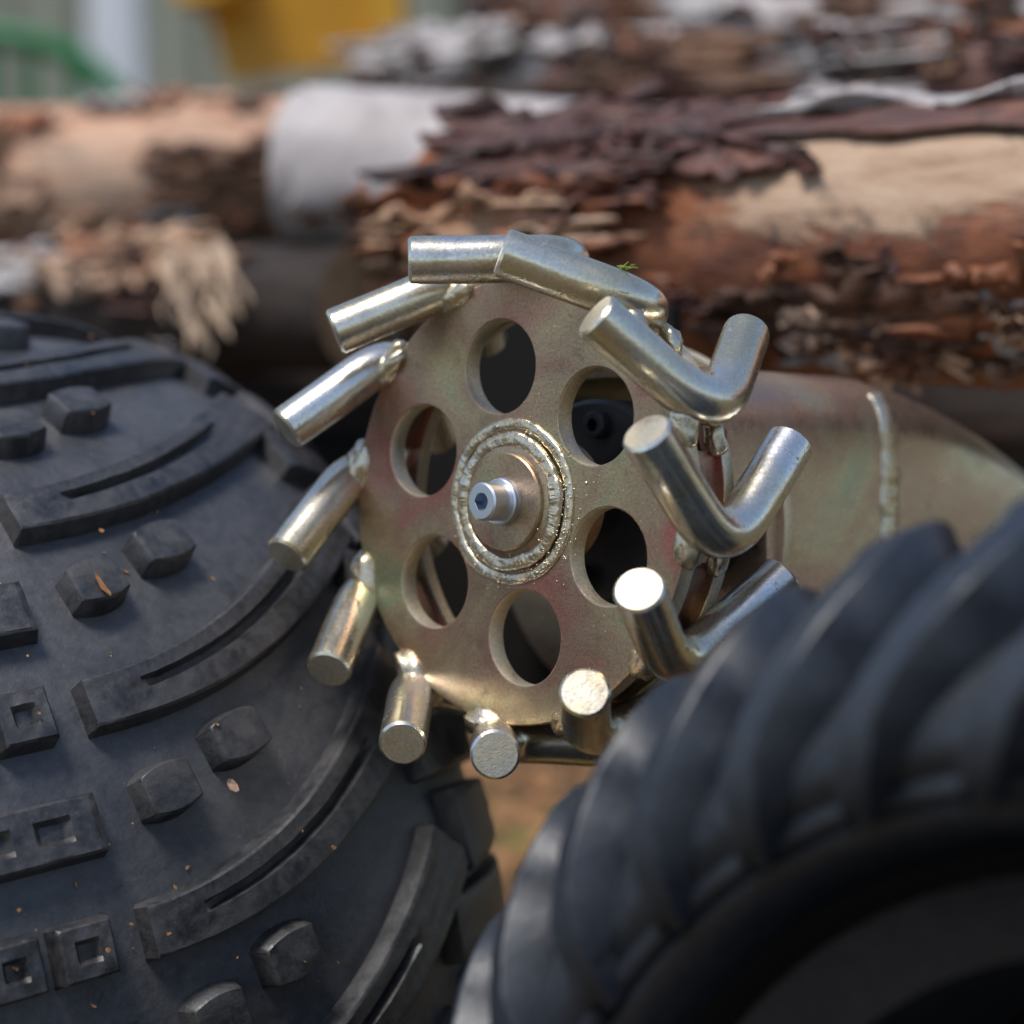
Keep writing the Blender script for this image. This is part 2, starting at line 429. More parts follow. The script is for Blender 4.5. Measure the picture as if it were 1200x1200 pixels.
lugs.append(('centre_block', lug(PL, lambda u: (-0.035 + 0.070 * u, 0.5 * PITCHC), lambda u: 0.0125, lambda u, v: H - (0.004 if (0.60 < u < 0.78 or 0.22 < u < 0.40) and -0.3 < v < 0.4 else 0), M['rubber_lug'], 22, 12, seed=7)))
PH0 = 0.35
for k in range(NP):
    ang = PH0 + k * 2 * PI / NP
    for nm, me in lugs:
        # the part of the wheel turned to the bed and away shows nothing
        o = link(nm, me, wl); o.rotation_euler = (0, 0, ang)
link('rim', revolve([(0.16, -0.18), (0.15, -0.12), (0.145, 0.0), (0.15, 0.12), (0.16, 0.18), (0.172, 0.19), (0.16, 0.20), (0.14, 0.15), (0.13, 0.05), (0.02, 0.05), (0.02, -0.05), (0.13, -0.05), (0.14, -0.15), (0.16, -0.20), (0.172, -0.19)], 64, M['rim'], 40, closed=True), wl)

# --- roller frame: x across the disc (right, towards camera), y up, z along the axle towards the camera
TH = math.radians(42.7)
bx_, by_, bz_ = Vector((math.cos(TH), 0, math.sin(TH))), Vector((0, 1, 0)), Vector((-math.sin(TH), 0, math.cos(TH)))
RC = fp(600, 588, 1.0)
ROLLER = CAM_FRAME @ basis(bx_, by_, bz_, RC)
# --- right wheel: narrow tyre with deep shoulder lugs, close to the lens
WRZ = Vector((-math.cos(math.radians(42.2)), 0.012, math.sin(math.radians(42.2)))).normalized()
WRX = Vector((0, 1, 0)).cross(WRZ).normalized()
wr = thing('off_road_tyre', CAM_FRAME @ basis(WRX, WRZ.cross(WRX), WRZ, Vector((0.273, -0.330, -0.737))), 'blurred black tyre with deep shoulder lugs in the right foreground', 'tyre')
PR = Profile([(0, 0.314), (0.07, 0.312), (0.11, 0.305), (0.137, 0.291), (0.152, 0.274), (0.156, 0.262), (0.150, 0.252), (0.147, 0.248), (0.149, 0.243), (0.142, 0.237), (0.126, 0.233)])
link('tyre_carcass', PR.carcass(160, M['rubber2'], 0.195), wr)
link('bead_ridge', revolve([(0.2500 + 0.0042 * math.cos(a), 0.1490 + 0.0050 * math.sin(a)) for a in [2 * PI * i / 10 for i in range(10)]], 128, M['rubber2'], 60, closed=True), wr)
NR = 34; PC = 2 * PI * 0.319 / NR
def bar_c(u): return -0.064 * math.sin(0.5 * PI * min(u / 0.56, 1)) + (0.068 * ((u - 0.56) / 0.44) ** 1.4 if u > 0.56 else 0)
def bar_w(u): return 0.0100 if u < 0.55 else 0.0100 - 0.0045 * ((u - 0.55) / 0.45) ** 1.2
def bar_h(u, v): return 0.031 * (1 if u < 0.5 else 1 - 0.66 * (u - 0.5) / 0.5)
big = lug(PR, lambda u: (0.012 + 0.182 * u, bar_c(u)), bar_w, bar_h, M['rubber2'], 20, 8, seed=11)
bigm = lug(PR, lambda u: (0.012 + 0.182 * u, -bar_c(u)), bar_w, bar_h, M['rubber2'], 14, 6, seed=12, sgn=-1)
for k in range(NR):
    for nm, me, ph in (('shoulder_lug', big, 0.0), ('shoulder_lug', bigm, 0.0)):
        o = link(nm, me, wr); o.rotation_euler = (0, 0, (k + ph) * 2 * PI / NR + 0.05)
link('rim', revolve([(0.215, -0.11), (0.226, 0.110), (0.233, 0.124), (0.229, 0.131), (0.221, 0.122), (0.214, 0.04), (0.190, -0.02), (0.06, -0.02), (0.055, 0.0), (0.015, 0.0), (0.015, -0.07), (0.15, -0.07)], 96, M['rim'], 40, closed=True), wr)
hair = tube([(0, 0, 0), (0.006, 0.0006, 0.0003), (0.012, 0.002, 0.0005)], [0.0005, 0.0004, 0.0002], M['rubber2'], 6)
for k in range(26):
    a = math.radians(115 + 70 * k / 26) + rnd.uniform(-0.02, 0.02)
    z = rnd.choice([-0.05, -0.02, 0.02, 0.05, 0.07]) + rnd.uniform(-0.006, 0.006)
    o = link('rubber_whisker', hair, wr)
    o.matrix_local = Matrix.Rotation(a, 4, 'Z') @ Matrix.Translation((0.342, 0, z)) @ Matrix.Rotation(rnd.uniform(-0.4, 0.4), 4, 'Z')

# ------------------------------------------------------------------ drive roller
rl = thing('drive_roller', ROLLER, 'gold zinc plated steel roller disc with six holes and twelve bent bars', 'roller')
def disc_mesh(R, holes, z0, z1, material, bev=0.0007, inner=None):
    cu = bpy.data.curves.new('c', 'CURVE'); cu.dimensions = '2D'; cu.fill_mode = 'BOTH'
    th = (z1 - z0) / 2; cu.extrude = th - bev; cu.bevel_depth = bev; cu.bevel_resolution = 1; cu.offset = -bev
    def circ(cx, cy, r, n):
        sp = cu.splines.new('POLY'); sp.points.add(n - 1); sp.use_cyclic_u = True
        for i in range(n):
            a = 2 * PI * i / n
            sp.points[i].co = (cx + r * math.cos(a), cy + r * math.sin(a), 0, 1)
    circ(0, 0, R, 144)
    for (cx, cy, r) in holes: circ(cx, cy, r, 72)
    if inner: circ(0, 0, inner, 96)
    o = bpy.data.objects.new('tmp', cu); COL.objects.link(o)
    dg = bpy.context.evaluated_depsgraph_get(); dg.update()
    m = bpy.data.meshes.new_from_object(o.evaluated_get(dg))
    bpy.data.objects.remove(o); bpy.data.curves.remove(cu)
    for v in m.vertices: v.co.z += (z0 + z1) / 2
    m.polygons.foreach_set('use_smooth', [True] * len(m.polygons)); m.set_sharp_from_angle(angle=math.radians(30))
    m.materials.clear(); m.materials.append(material); m.materials.append(M['cutwall'])
    for p in m.polygons:
        if abs(p.normal.z) < 0.5: p.material_index = 1
    return m
HOLES = [(0.061 * math.cos(math.radians(97 + 60 * k)), 0.061 * math.sin(math.radians(97 + 60 * k)), 0.0213) for k in range(6)]
link('front_disc', disc_mesh(0.100, HOLES, -0.0095, 0.0, M['disc']), rl)
link('rear_ring', disc_mesh(0.0985, [], -0.034, -0.027, M['disc'], inner=0.088), rl)
# hub boss with stepped rim
link('hub_boss', revolve([(0.0001, 0.0060), (0.0212, 0.0060), (0.0220, 0.0054), (0.0223, 0.0035), (0.0250, 0.0030), (0.0290, 0.0010), (0.0290, -0.03), (0.0001, -0.03)], 120, M['disc'], 28), rl)
def weld_ring(r, z, wd, ht, seed, Q=14):
    """weld run round the hub: a broad irregular ridge with laps, pits and flat spots"""
    V, F = [], []
    N = 480
    for i in range(N):
        a = 2 * PI * i / N
        ca, sa = math.cos(a), math.sin(a)
        k = 0.92 + 0.22 * noise.noise(Vector((ca * 2.2, sa * 2.2, seed))) + 0.10 * noise.noise(Vector((ca * 9, sa * 9, seed)))
        rr = r + 0.0010 * noise.noise(Vector((ca * 2.3, sa * 2.3, seed + 4)))
        for q in range(Q):
            b = PI * q / (Q - 1)
            lap = 0.10 * noise.noise(Vector((ca * 30 + 4 * math.sin(b), sa * 30, seed + q * 0.12))) + 0.16 * noise.noise(Vector((ca * 6, sa * 6, seed + q * 0.35)))
            h = max(0.12, max(0.0, math.sin(b)) ** 0.6 * (k + lap))
            V.append(((rr + wd * k * math.cos(b)) * ca, (rr + wd * k * math.cos(b)) * sa, z + ht * h - (0.0009 if q in (0, Q - 1) else 0.0002)))
    for i in range(N):
        j = (i + 1) % N
        for q in range(Q - 1): F.append((i * Q + q, j * Q + q, j * Q + q + 1, i * Q + q + 1))
    return mesh_of(V, F, M['weld'], True, 0)
link('weld_bead', weld_ring(0.0348, 0.0, 0.0028, 0.0019, 1.0), rl)
link('weld_bead', weld_ring(0.0278, 0.0016, 0.0037, 0.0026, 6.0), rl)
# socket cap screw with spring washer
bo = link('cap_screw', revolve([(0.0033, 0.0235), (0.0064, 0.0235), (0.0072, 0.0228), (0.0072, 0.0098), (0.0001, 0.0098)], 48, M['bolt'], 30), rl)
sock = []
V = [(0.0034 * math.cos(PI / 3 * i), 0.0034 * math.sin(PI / 3 * i), z) for z in (0.0234, 0.0170) for i in range(6)]
V += [(0.0036 * math.cos(PI / 3 * i), 0.0036 * math.sin(PI / 3 * i), 0.0236) for i in range(6)]
F = [(i, (i + 1) % 6, 6 + (i + 1) % 6, 6 + i) for i in range(6)] + [tuple(range(6, 12))] + [(12 + i, 12 + (i + 1) % 6, (i + 1) % 6, i) for i in range(6)]
link('hex_socket', mesh_of(V, F, M['socket'], False), bo)
bo.scale = (1.18, 1.18, 0.80); bo.location = (0, 0, 0.0012)
link('washer', revolve([(0.0001, 0.0100), (0.0082, 0.0100), (0.0088, 0.0094), (0.0088, 0.0080), (0.0082, 0.0078), (0.0082, 0.0072), (0.0090, 0.0070), (0.0090, 0.0058), (0.0001, 0.0058)], 48, M['bolt'], 30), bo)
# spatter beads from welding
V, F = [], []
def blob(c, r, V, F):
    b = len(V)
    n, m_ = 7, 5
    for i in range(m_):
        p = PI * (i + 0.5) / m_
        for j in range(n):
            a = 2 * PI * j / n
            V.append((c[0] + r * math.sin(p) * math.cos(a), c[1] + r * math.sin(p) * math.sin(a), c[2] + r * 0.8 * math.cos(p)))
    for i in range(m_ - 1):
        for j in range(n):
            l = (j + 1) % n
            F.append((b + i * n + j, b + i * n + l, b + (i + 1) * n + l, b + (i + 1) * n + j))
    F.append(tuple(b + j for j in range(n))); F.append(tuple(b + (m_ - 1) * n + j for j in range(n)))
for k in range(190):
    a = rnd.gauss(-0.6, 0.9); r = abs(rnd.gauss(0.0335, 0.0042))
    if r < 0.0243: z = 0.006
    elif r < 0.0275: z = 0.0036
    elif r < 0.0312: z = 0.0030
    elif r < 0.037: z = 0.0018
    else: z = 0.0
    blob((r * math.cos(a), r * math.sin(a), z), rnd.uniform(0.00018, 0.0006) * (1.6 if rnd.random() < 0.06 else 1), V, F)
for k in range(150):
    a = rnd.uniform(0, 2 * PI); r = 0.1 * math.sqrt(rnd.uniform(0.15, 0.98))
    x, y = r * math.cos(a), r * math.sin(a)
    if any(math.hypot(x - h[0], y - h[1]) < h[2] + 0.001 for h in HOLES): continue
    blob((x, y, 0.0), rnd.uniform(0.00012, 0.0004), V, F)
o = link('weld_spatter', mesh_of(V, F, M['weld'], True, 0), rl); o['kind'] = 'stuff'
# flat plates that tie the disc to the ring behind it, between the bars
plate = box(0.0900, 0.0945, -0.0165, 0.0165, -0.0285, -0.0085, M['disc'], 0.0006)
TR = 0.0107
def tine_path(phi, jit):
    er, et = Vector((math.cos(phi), math.sin(phi), 0)), Vector((-math.sin(phi), math.cos(phi), 0))
    ez = Vector((0, 0, 1))
    ap = er * 0.1105 + ez * (-0.012)
    fr = ap + et * (0.048 + jit[0]) + ez * (0.051 + jit[1]) - er * (0.010 + jit[2])
    bk = ap + et * (0.048 + jit[3]) - ez * (0.050 + jit[4]) - er * (0.008 + jit[5])
    d1, d2 = (fr - ap).normalized(), (bk - ap).normalized()
    rb = 0.027
    p1, p2 = ap + d1 * rb, ap + d2 * rb
    pts = [fr.lerp(p1, i / 10) for i in range(10)]
    for i in range(11):
        u = i / 10
        pts.append(p1.lerp(ap, u).lerp(ap.lerp(p2, u), u))
    pts += [p2.lerp(bk, (i + 1) / 10) for i in range(10)]
    return pts, ap, er, et
def tine_mesh(pts, seed):
    # chamfered ends
    d0 = (pts[1] - pts[0]).normalized(); d1 = (pts[-2] - pts[-1]).normalized()
    P = [pts[0], pts[0] + d0 * 0.0012] + pts[1:-1] + [pts[-1] + d1 * 0.0012, pts[-1]]
    R = [TR - 0.0012, TR] + [TR] * (len(pts) - 2) + [TR, TR - 0.0012]
    m = tube(P, R, M['tine'], 28, True, 30, jit=0.018, seed=seed)
    m.materials.append(M['tine_end'])
    for p in m.polygons:
        if p.loop_total > 6: p.material_index = 1
    return m
def weld_lump(er, et, c, sx, sy, sz, seed):
    V, F = [], []
    n, m_ = 22, 13
    for i in range(m_):
        p = PI * i / (m_ - 1)
        for j in range(n):
            a = 2 * PI * j / n
            d = Vector((math.sin(p) * math.cos(a), math.sin(p) * math.sin(a), math.cos(p)))
            q = 1 + 0.30 * noise.noise(d * 1.7 + Vector((seed * 3, 0, 0))) + 0.12 * noise.noise(d * 5 + Vector((0, seed * 3, 0)))
            V.append(c + (er * d.x * sx + et * d.y * sy + Vector((0, 0, 1)) * d.z * sz) * q)
    for i in range(m_ - 1):
        for j in range(n):
            l = (j + 1) % n
            F.append((i * n + j, i * n + l, (i + 1) * n + l, (i + 1) * n + j))
    return mesh_of(V, F, M['weld'], True, 0)
for k in range(12):
    phi = math.radians(78 - 30 * k)
    j = [rnd.uniform(-0.003, 0.003) for _ in range(6)]
    if k == 1: j[3:] = [-0.004, -0.010, 0.030]
    pts, ap, er, et = tine_path(phi, j)
    o = link('bent_bar', tine_mesh(pts, k), rl)
    link('weld', weld_lump(er, et, er * 0.1012 + et * 0.004 + Vector((0, 0, -0.0015)), 0.0072, 0.0125, 0.0066, k + 1.5), o)
    link('weld', weld_lump(er, et, er * 0.0985 - et * 0.002 + Vector((0, 0, -0.0255)), 0.0052, 0.0095, 0.0050, k + 21.5), o)
    p = link('tie_plate', plate, rl); p.rotation_euler = (0, 0, phi + math.radians(15))

# ------------------------------------------------------------------ hydraulic motor behind the disc
mo = thing('hydraulic_motor', ROLLER @ Matrix.Translation((0, 0, -0.055)), 'dark hydraulic motor seen through the holes of the roller disc', 'motor')
link('motor_body', revolve([(0.0001, 0.0), (0.046, 0.0), (0.048, -0.002), (0.048, -0.02), (0.044, -0.022), (0.044, -0.09), (0.0001, -0.09)], 64, M['motor'], 30), mo)
link('shaft', revolve([(0.0001, 0.026), (0.017, 0.026), (0.017, -0.001), (0.0001, -0.001)], 40, M['motor'], 30), mo)
cs = revolve([(0.003, 0.006), (0.0055, 0.006), (0.0062, 0.0054), (0.0062, -0.001), (0.0, -0.001)], 24, M['motor'], 30)
for k in range(4):
    a = math.radians(82 + 90 * k)
    o = link('motor_screw', cs, mo); o.location = (0.036 * math.cos(a), 0.036 * math.sin(a), 0)

# ------------------------------------------------------------------ swing arm housing
ar = thing('swing_arm', ROLLER, 'gold zinc plated sheet steel arm housing with weld seam behind the roller', 'arm')
def prof_pts(hw, top, bot, rad, n=8):
    P = [(hw, bot), (hw, bot + (top - rad - bot) * 0.5), (hw, bot + (top - rad - bot) * 0.56)]
    for i in range(n + 1):
        a = PI / 2 * i / n
        P.append((hw - rad + rad * math.cos(a), top - rad + rad * math.sin(a)))
    for i in range(n + 1):
        a = PI / 2 + PI / 2 * i / n
        P.append((-hw + rad + rad * math.cos(a), top - rad + rad * math.sin(a)))
    P += [(-hw, bot + (top - rad - bot) * 0.5), (-hw, bot)]
    return P
def sheet(sections, material, th=0.005):
    """sections: list of list of 3-D points (same count)"""
    return grid_sheet([p for s in sections for p in s], len(sections), len(sections[0]), th, material, 30)
A = prof_pts(0.058, 0.064, -0.046, 0.030)
zf = [-0.112, -0.112] + [-0.072] * (len(A) - 4) + [-0.112, -0.112]
secs = []
for i in range(9):
    u = i / 8
    secs.append([Vector((x, y, zf[k] * (1 - u) + (-0.215) * u)) for k, (x, y) in enumerate(A)])
link('housing_shell', sheet(secs, M['housing']), ar)
secs = []
for i in range(9):
    u = i / 8
    hw = 0.058 + 0.004 * u; top = 0.064 - 0.022 * u - 0.033 * u * u; bot = -0.046 - 0.03 * u
    B = prof_pts(hw, top, bot, 0.030 - 0.014 * u)
    secs.append([Vector((x, y, -0.2155 - 0.16 * u)) for (x, y) in B])
link('tapered_arm', sheet(secs, M['housing']), ar)
def seam(pts, z, wd, ht):
    fine = []
    for i in range(len(pts) - 1):
        a_, b_ = Vector((*pts[i], 0)), Vector((*pts[i + 1], 0))
        st = max(2, int((b_ - a_).length / 0.0012))
        fine += [a_.lerp(b_, k / st) for k in range(st)]
    V, Q = [], 9
    for i, p in enumerate(fine):
        tg = (fine[min(i + 2, len(fine) - 1)] - fine[max(i - 2, 0)]).normalized()
        nn = Vector((tg.y, -tg.x, 0))
        k = 1 + 0.25 * noise.noise(Vector((i * 0.09, 3, 0)))
        zc = z + 0.0012 * noise.noise(Vector((i * 0.07, 8, 0)))
        for q in range(Q):
            b = PI * q / (Q - 1)
            V.append(p + nn * (ht * k * math.sin(b) * (1 + 0.2 * noise.noise(Vector((i * 0.3, q * 0.4, 0)))) - 0.0008) + Vector((0, 0, zc - z + z + wd * k * math.cos(b))))
    return grid_sheet(V, len(fine), Q, 0.0006, M['weld'], 0)
link('weld_bead', seam([p for p in A if p[0] > 0.03 and p[1] < 0.058], -0.2152, 0.0075, 0.0026), ar)
link('end_plate', box(-0.045, 0.045, -0.042, 0.045, -0.150, -0.144, M['housing'], 0.001), ar)
mp = link('cover_plate', disc_mesh(0.092, [], -0.128, -0.121, M['housing']), ar); mp.location = (-0.03, -0.012, 0)  # plate added behind the motor to block the view through the disc holes
link('dark_backing', box(-0.215, -0.03, -0.125, 0.10, -0.160, -0.152, M['frame'], 0.002), ar)  # added black sheet, stands in for the dark seen through the disc holes

# ------------------------------------------------------------------ logs of the trailer load
def log_radius(r, seed, x, a):
    d = Vector((math.cos(a), math.sin(a), 0))
    q = r * (1 + 0.05 * noise.noise(Vector((x * 3, d.x * 0.8 + seed, d.y * 0.8))) + 0.03 * noise.noise(Vector((x * 14, d.x * 3 + seed, d.y * 3))))
    q += r * 0.016 * noise.noise(Vector((x * 45, d.x * 12, d.y * 12 + seed)))
    return q
def make_log(p0, p1, r0, r1, mat_, label, seed, group='logs loaded on the trailer', nx=110, na=56, end=True):
    """p0,p1 in camera space; local x runs along the log"""
    P0, P1 = CAM_FRAME @ p0, CAM_FRAME @ p1
    ax = (P1 - P0); L = ax.length; ax.normalize()
    up = Vector((0, 0, 1)); yy = (up - ax * up.dot(ax)).normalized(); zz = ax.cross(yy)
    root = thing('birch_log', basis(ax, yy, zz, P0), label, 'log', group)
    V, F = [], []
    for i in range(nx):
        x = L * i / (nx - 1); r = r0 + (r1 - r0) * i / (nx - 1)
        for k in range(na):
            a = 2 * PI * k / na
            q = log_radius(r, seed, x, a)
            V.append((x, q * math.cos(a), q * math.sin(a)))
    for i in range(nx - 1):
        for k in range(na):
            l = (k + 1) % na
            F.append((i * na + k, i * na + l, (i + 1) * na + l, (i + 1) * na + k))
    F.append(tuple(range(na))); F.append(tuple(range((nx - 1) * na, nx * na)))
    m = mesh_of(V, F, mat_, True, 60); m.materials.append(M['cut'])
    for p in m.polygons:
        if p.loop_total > 6: p.material_index = 1
    link('trunk', m, root)
    return dict(root=root, L=L, r0=r0, r1=r1, seed=seed)
def bark(lg, x0, x1, a0, a1, mat_, seed, th=0.003, curl=0.012, rag=0.10, name='bark_sheet', nu=56, nv=22, lift=0.002):
    """sheet of bark on the log: x along (m), a angle (deg, 0 = up, +90 = towards -z side); torn, curling edges"""
    V = []
    a0, a1 = math.radians(a0), math.radians(a1)
    for i in range(nu):
        u = i / (nu - 1)
        for k in range(nv):
            v = k / (nv - 1)
            e0 = rag * (noise.noise(Vector((u * 9, seed, 0))) + 0.22 * noise.noise(Vector((u * 30, seed, 1))))
            e1 = rag * (noise.noise(Vector((u * 9, seed, 5))) + 0.22 * noise.noise(Vector((u * 30, seed, 6))))
            a = a0 + (a1 - a0) * v + e0 * (1 - v) + e1 * v
            g0 = rag * 0.35 * (noise.noise(Vector((v * 5, seed, 9))) + 0.5 * noise.noise(Vector((v * 17, seed, 3))))
            g1 = rag * 0.35 * (noise.noise(Vector((v * 5, seed, 12))) + 0.5 * noise.noise(Vector((v * 17, seed, 15))))
            x = x0 + (x1 - x0) * u + g0 * (1 - u) + g1 * u
            r = lg['r0'] + (lg['r1'] - lg['r0']) * x / lg['L']
            q = log_radius(r, lg['seed'], x, a) + lift
            eu = max(0, abs(2 * u - 1) - 0.7) / 0.3; ev = max(0, abs(2 * v - 1) - 0.6) / 0.4
            cv = curl * (ev ** 2 * (0.5 + noise.noise(Vector((u * 7, seed, 20 + (v > .5) * 5)))) + 0.7 * eu ** 2 * (0.5 + noise.noise(Vector((v * 6, seed, 30)))))
            q += max(cv, -0.001) + 0.0012 * noise.noise(Vector((x * 40, a * 4, seed)))
            V.append(Vector((x, q * math.cos(a), q * math.sin(a))))
    m = grid_sheet(V, nu, nv, th, mat_, 0)
    return link(name, m, lg['root'])
# zz = ax x yy points to the camera side for a log running right: +a (towards +z local) faces the camera
L3 = make_log(fp(530, 300, 1.47), Vector((0.62, 0.138, -1.12)), 0.078, 0.082, M['log_mix'], 'thick log with peeling orange inner bark, right behind the roller', 3.0)
L2 = make_log(fp(345, 197, 1.72), Vector((0.75, 0.165, -1.50)), 0.058, 0.060, M['birch'], 'pale white barked log, its left end showing behind the roller top', 5.0)
L1 = make_log(fp(-180, 215, 2.05), fp(430, 200, 1.85), 0.066, 0.062, M['peach'], 'peach coloured peeled log at upper left, out of focus', 9.0)
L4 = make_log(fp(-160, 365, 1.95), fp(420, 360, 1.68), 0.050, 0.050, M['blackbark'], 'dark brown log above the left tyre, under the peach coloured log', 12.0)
L5 = make_log(fp(430, 85, 2.15), fp(800, 75, 2.0), 0.030, 0.034, M['birch2'], 'thin grey log on top of the white barked log', 15.0)
L6 = make_log(fp(660, 98, 1.78), fp(1420, 95, 1.50), 0.028, 0.032, M['darkbark'], 'thin dark bark log lying along the top of the orange log', 18.0)
L7 = make_log(fp(860, 32, 1.98), fp(1420, 38, 1.75), 0.032, 0.036, M['birch'], 'slim white birch log at the upper right corner of the load', 21.0)
L8 = make_log(fp(560, 40, 2.35), fp(1000, 25, 2.2), 0.034, 0.036, M['brown'], 'brown log end at the top of the load, behind the thin grey log', 24.0)
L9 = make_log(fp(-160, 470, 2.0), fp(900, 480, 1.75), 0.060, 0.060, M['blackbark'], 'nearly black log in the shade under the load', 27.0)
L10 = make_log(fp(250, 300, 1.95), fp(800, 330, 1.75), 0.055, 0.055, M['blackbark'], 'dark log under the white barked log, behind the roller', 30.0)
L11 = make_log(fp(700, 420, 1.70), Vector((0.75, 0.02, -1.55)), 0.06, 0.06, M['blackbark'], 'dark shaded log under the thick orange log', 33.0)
# bark on the near log (angles: 0 up, 90 to the camera)
bark(L3, 0.02, 0.15, -10, 60, M['darkbark'], 1.0, curl=0.022, rag=0.18)
bark(L3, 0.13, 0.25, -6, 56, M['darkbark'], 1.4, curl=0.016, rag=0.22, lift=0.004)
bark(L3, 0.05, 0.18, 40, 70, M['darkbark'], 1.8, curl=0.024, rag=0.24, lift=0.004)
bark(L3, 0.20, 0.62, 18, 40, M['darkbark'], 2.0, curl=0.006, lift=0.003, rag=0.07)
bark(L3, 0.25, 0.66, -12, 22, M['birch2'], 4.0, curl=0.012, rag=0.14, lift=0.006)
bark(L3, -0.01, 0.15, 62, 88, M['orange'], 5.0, curl=0.026, rag=0.20, lift=0.003)
bark(L3, 0.01, 0.13, 70, 84, M['curl'], 5.5, curl=0.022, rag=0.22, lift=0.006)
bark(L3, 0.02, 0.11, 96, 118, M['orange'], 6.0, curl=0.014, rag=0.2, lift=0.002)
bark(L3, 0.22, 0.36, 104, 128, M['brown'], 7.0, curl=0.012, rag=0.2)
bark(L3, 0.36, 0.46, 98, 120, M['orange'], 8.0, curl=0.014, rag=0.25)
bark(L2, 0.012, 0.34, -60, 120, M['birch'], 9.0, curl=0.003, rag=0.05)
bark(L1, 0.36, 0.50, 75, 130, M['brown'], 11.0, curl=0.01, rag=0.35)
bark(L1, 0.02, 0.16, 90, 140, M['orange'], 12.0, curl=0.01, rag=0.3)
bark(L4, 0.05, 0.25, 30, 70, M['birch2'], 13.0, curl=0.012, rag=0.3)
bark(L4, 0.26, 0.40, 10, 70, M['curl'], 14.0, curl=0.02, rag=0.4)
bark(L5, 0.03, 0.14, 0, 90, M['birch2'], 15.0, curl=0.012, rag=0.3)
bark(L6, 0.05, 0.18, 20, 100, M['brown'], 16.0, curl=0.012, rag=0.35)
bark(L6, 0.22, 0.30, 10, 110, M['birch2'], 17.0, curl=0.014, rag=0.35)
bark(L7, 0.10, 0.16, 10, 110, M['brown'], 18.0, curl=0.014, rag=0.3)
bark(L7, 0.22, 0.26, 30, 130, M['orange'], 19.0, curl=0.016, rag=0.3)
bark(L8, 0.06, 0.18, 20, 120, M['orange'], 20.0, curl=0.014, rag=0.3)
bark(L8, 0.22, 0.36, 20, 120, M['birch2'], 21.0, curl=0.014, rag=0.3)
# small flakes of bark, each its own piece
def flakes(lg, n, xa, xb, aa, ab, mats, seed, smin=0.008, smax=0.03):
    q = random.Random(seed)
    for k in range(n):
        x = q.uniform(xa, xb); a = q.uniform(aa, ab); sx = q.uniform(smin, smax); sa = math.degrees(q.uniform(smin, smax) * 0.6 / lg['r0'])
        bark(lg, x, x + sx, a, a + sa, M[q.choice(mats)], seed + k * 1.37, th=0.0015, curl=q.uniform(0.003, 0.016), rag=0.10, name='bark_flake', nu=8, nv=6, lift=q.uniform(0.001, 0.005))
flakes(L3, 30, 0.0, 0.5, 80, 140, ['orange', 'orange', 'orange', 'darkbark', 'brown', 'curl'], 100)
flakes(L3, 16, 0.25, 0.5, 105, 140, ['birch2', 'blackbark', 'curl', 'brown'], 200)
flakes(L2, 10, 0.02, 0.25, 90, 140, ['brown', 'curl', 'darkbark'], 300)
flakes(L1, 30, 0.02, 0.48, 10, 130, ['peach', 'curl', 'brown', 'orange', 'birch2'], 400, 0.012, 0.045)
flakes(L4, 40, 0.02, 0.45, 10, 120, ['brown', 'blackbark', 'darkbark', 'orange', 'curl', 'birch2'], 500, 0.012, 0.04)
flakes(L5, 18, 0.0, 0.26, -20, 110, ['birch2', 'brown', 'blackbark', 'darkbark'], 600, 0.012, 0.04)
flakes(L6, 30, 0.0, 0.4, -10, 120, ['brown', 'blackbark', 'blackbark', 'darkbark', 'orange'], 700, 0.012, 0.04)
flakes(L7, 18, 0.0, 0.35, 0, 130, ['brown', 'blackbark', 'darkbark', 'birch2'], 800, 0.012, 0.035)
flakes(L8, 20, 0.0, 0.35, 0, 130, ['brown', 'blackbark', 'darkbark', 'orange', 'birch2'], 900, 0.012, 0.045)
flakes(L10, 24, 0.0, 0.4, 10, 120, ['orange', 'brown', 'darkbark', 'birch2', 'curl'], 950, 0.01, 0.03)
# torn pale splinters hanging from the brown log
def splinter(p0, p1, w0, w1, root, seed, name='splinter'):
    inv = root.matrix_world.inverted()
    n = 14; V, F = [], []
    d = (p1 - p0)
    for i in range(n):
        u = i / (n - 1)
        c = p0 + d * u + Vector((0.006 * noise.noise(Vector((u * 3, seed, 0))), 0.003 * noise.noise(Vector((u * 4, seed, 4))), 0.004 * math.sin(u * 3 + seed)))
        wd = (w0 + (w1 - w0) * u) * (1 + 0.5 * noise.noise(Vector((u * 8, seed, 8)))) * (1 if u < 0.85 else (1 - u) / 0.15 + 0.15)
        for k in range(6):
            a = 2 * PI * k / 6
            V.append(inv @ (CAM_FRAME @ (c + Vector((wd * math.cos(a), 0, 0.45 * wd * math.sin(a))))))
    for i in range(n - 1):
        for k in range(6):
            l = (k + 1) % 6
            F.append((i * 6 + k, i * 6 + l, (i + 1) * 6 + l, (i + 1) * 6 + k))
    F += [tuple(range(6)), tuple(range((n - 1) * 6, n * 6))]
    link(name, mesh_of(V, F, M['splinter'], True, 50), root)
bpy.context.view_layer.update()
q = random.Random(41)
for k in range(22):
    x0, y0 = q.uniform(185, 265), q.uniform(278, 312)
    ln = q.uniform(40, 125); an = q.gauss(0.12, 0.30)
    splinter(fp(x0, y0, 1.66), fp(x0 + ln * math.sin(an), y0 + ln * math.cos(an), 1.62 + q.uniform(-0.03, 0.03)), q.uniform(0.0012, 0.0042), q.uniform(0.0008, 0.003), L4['root'], k * 2.3)

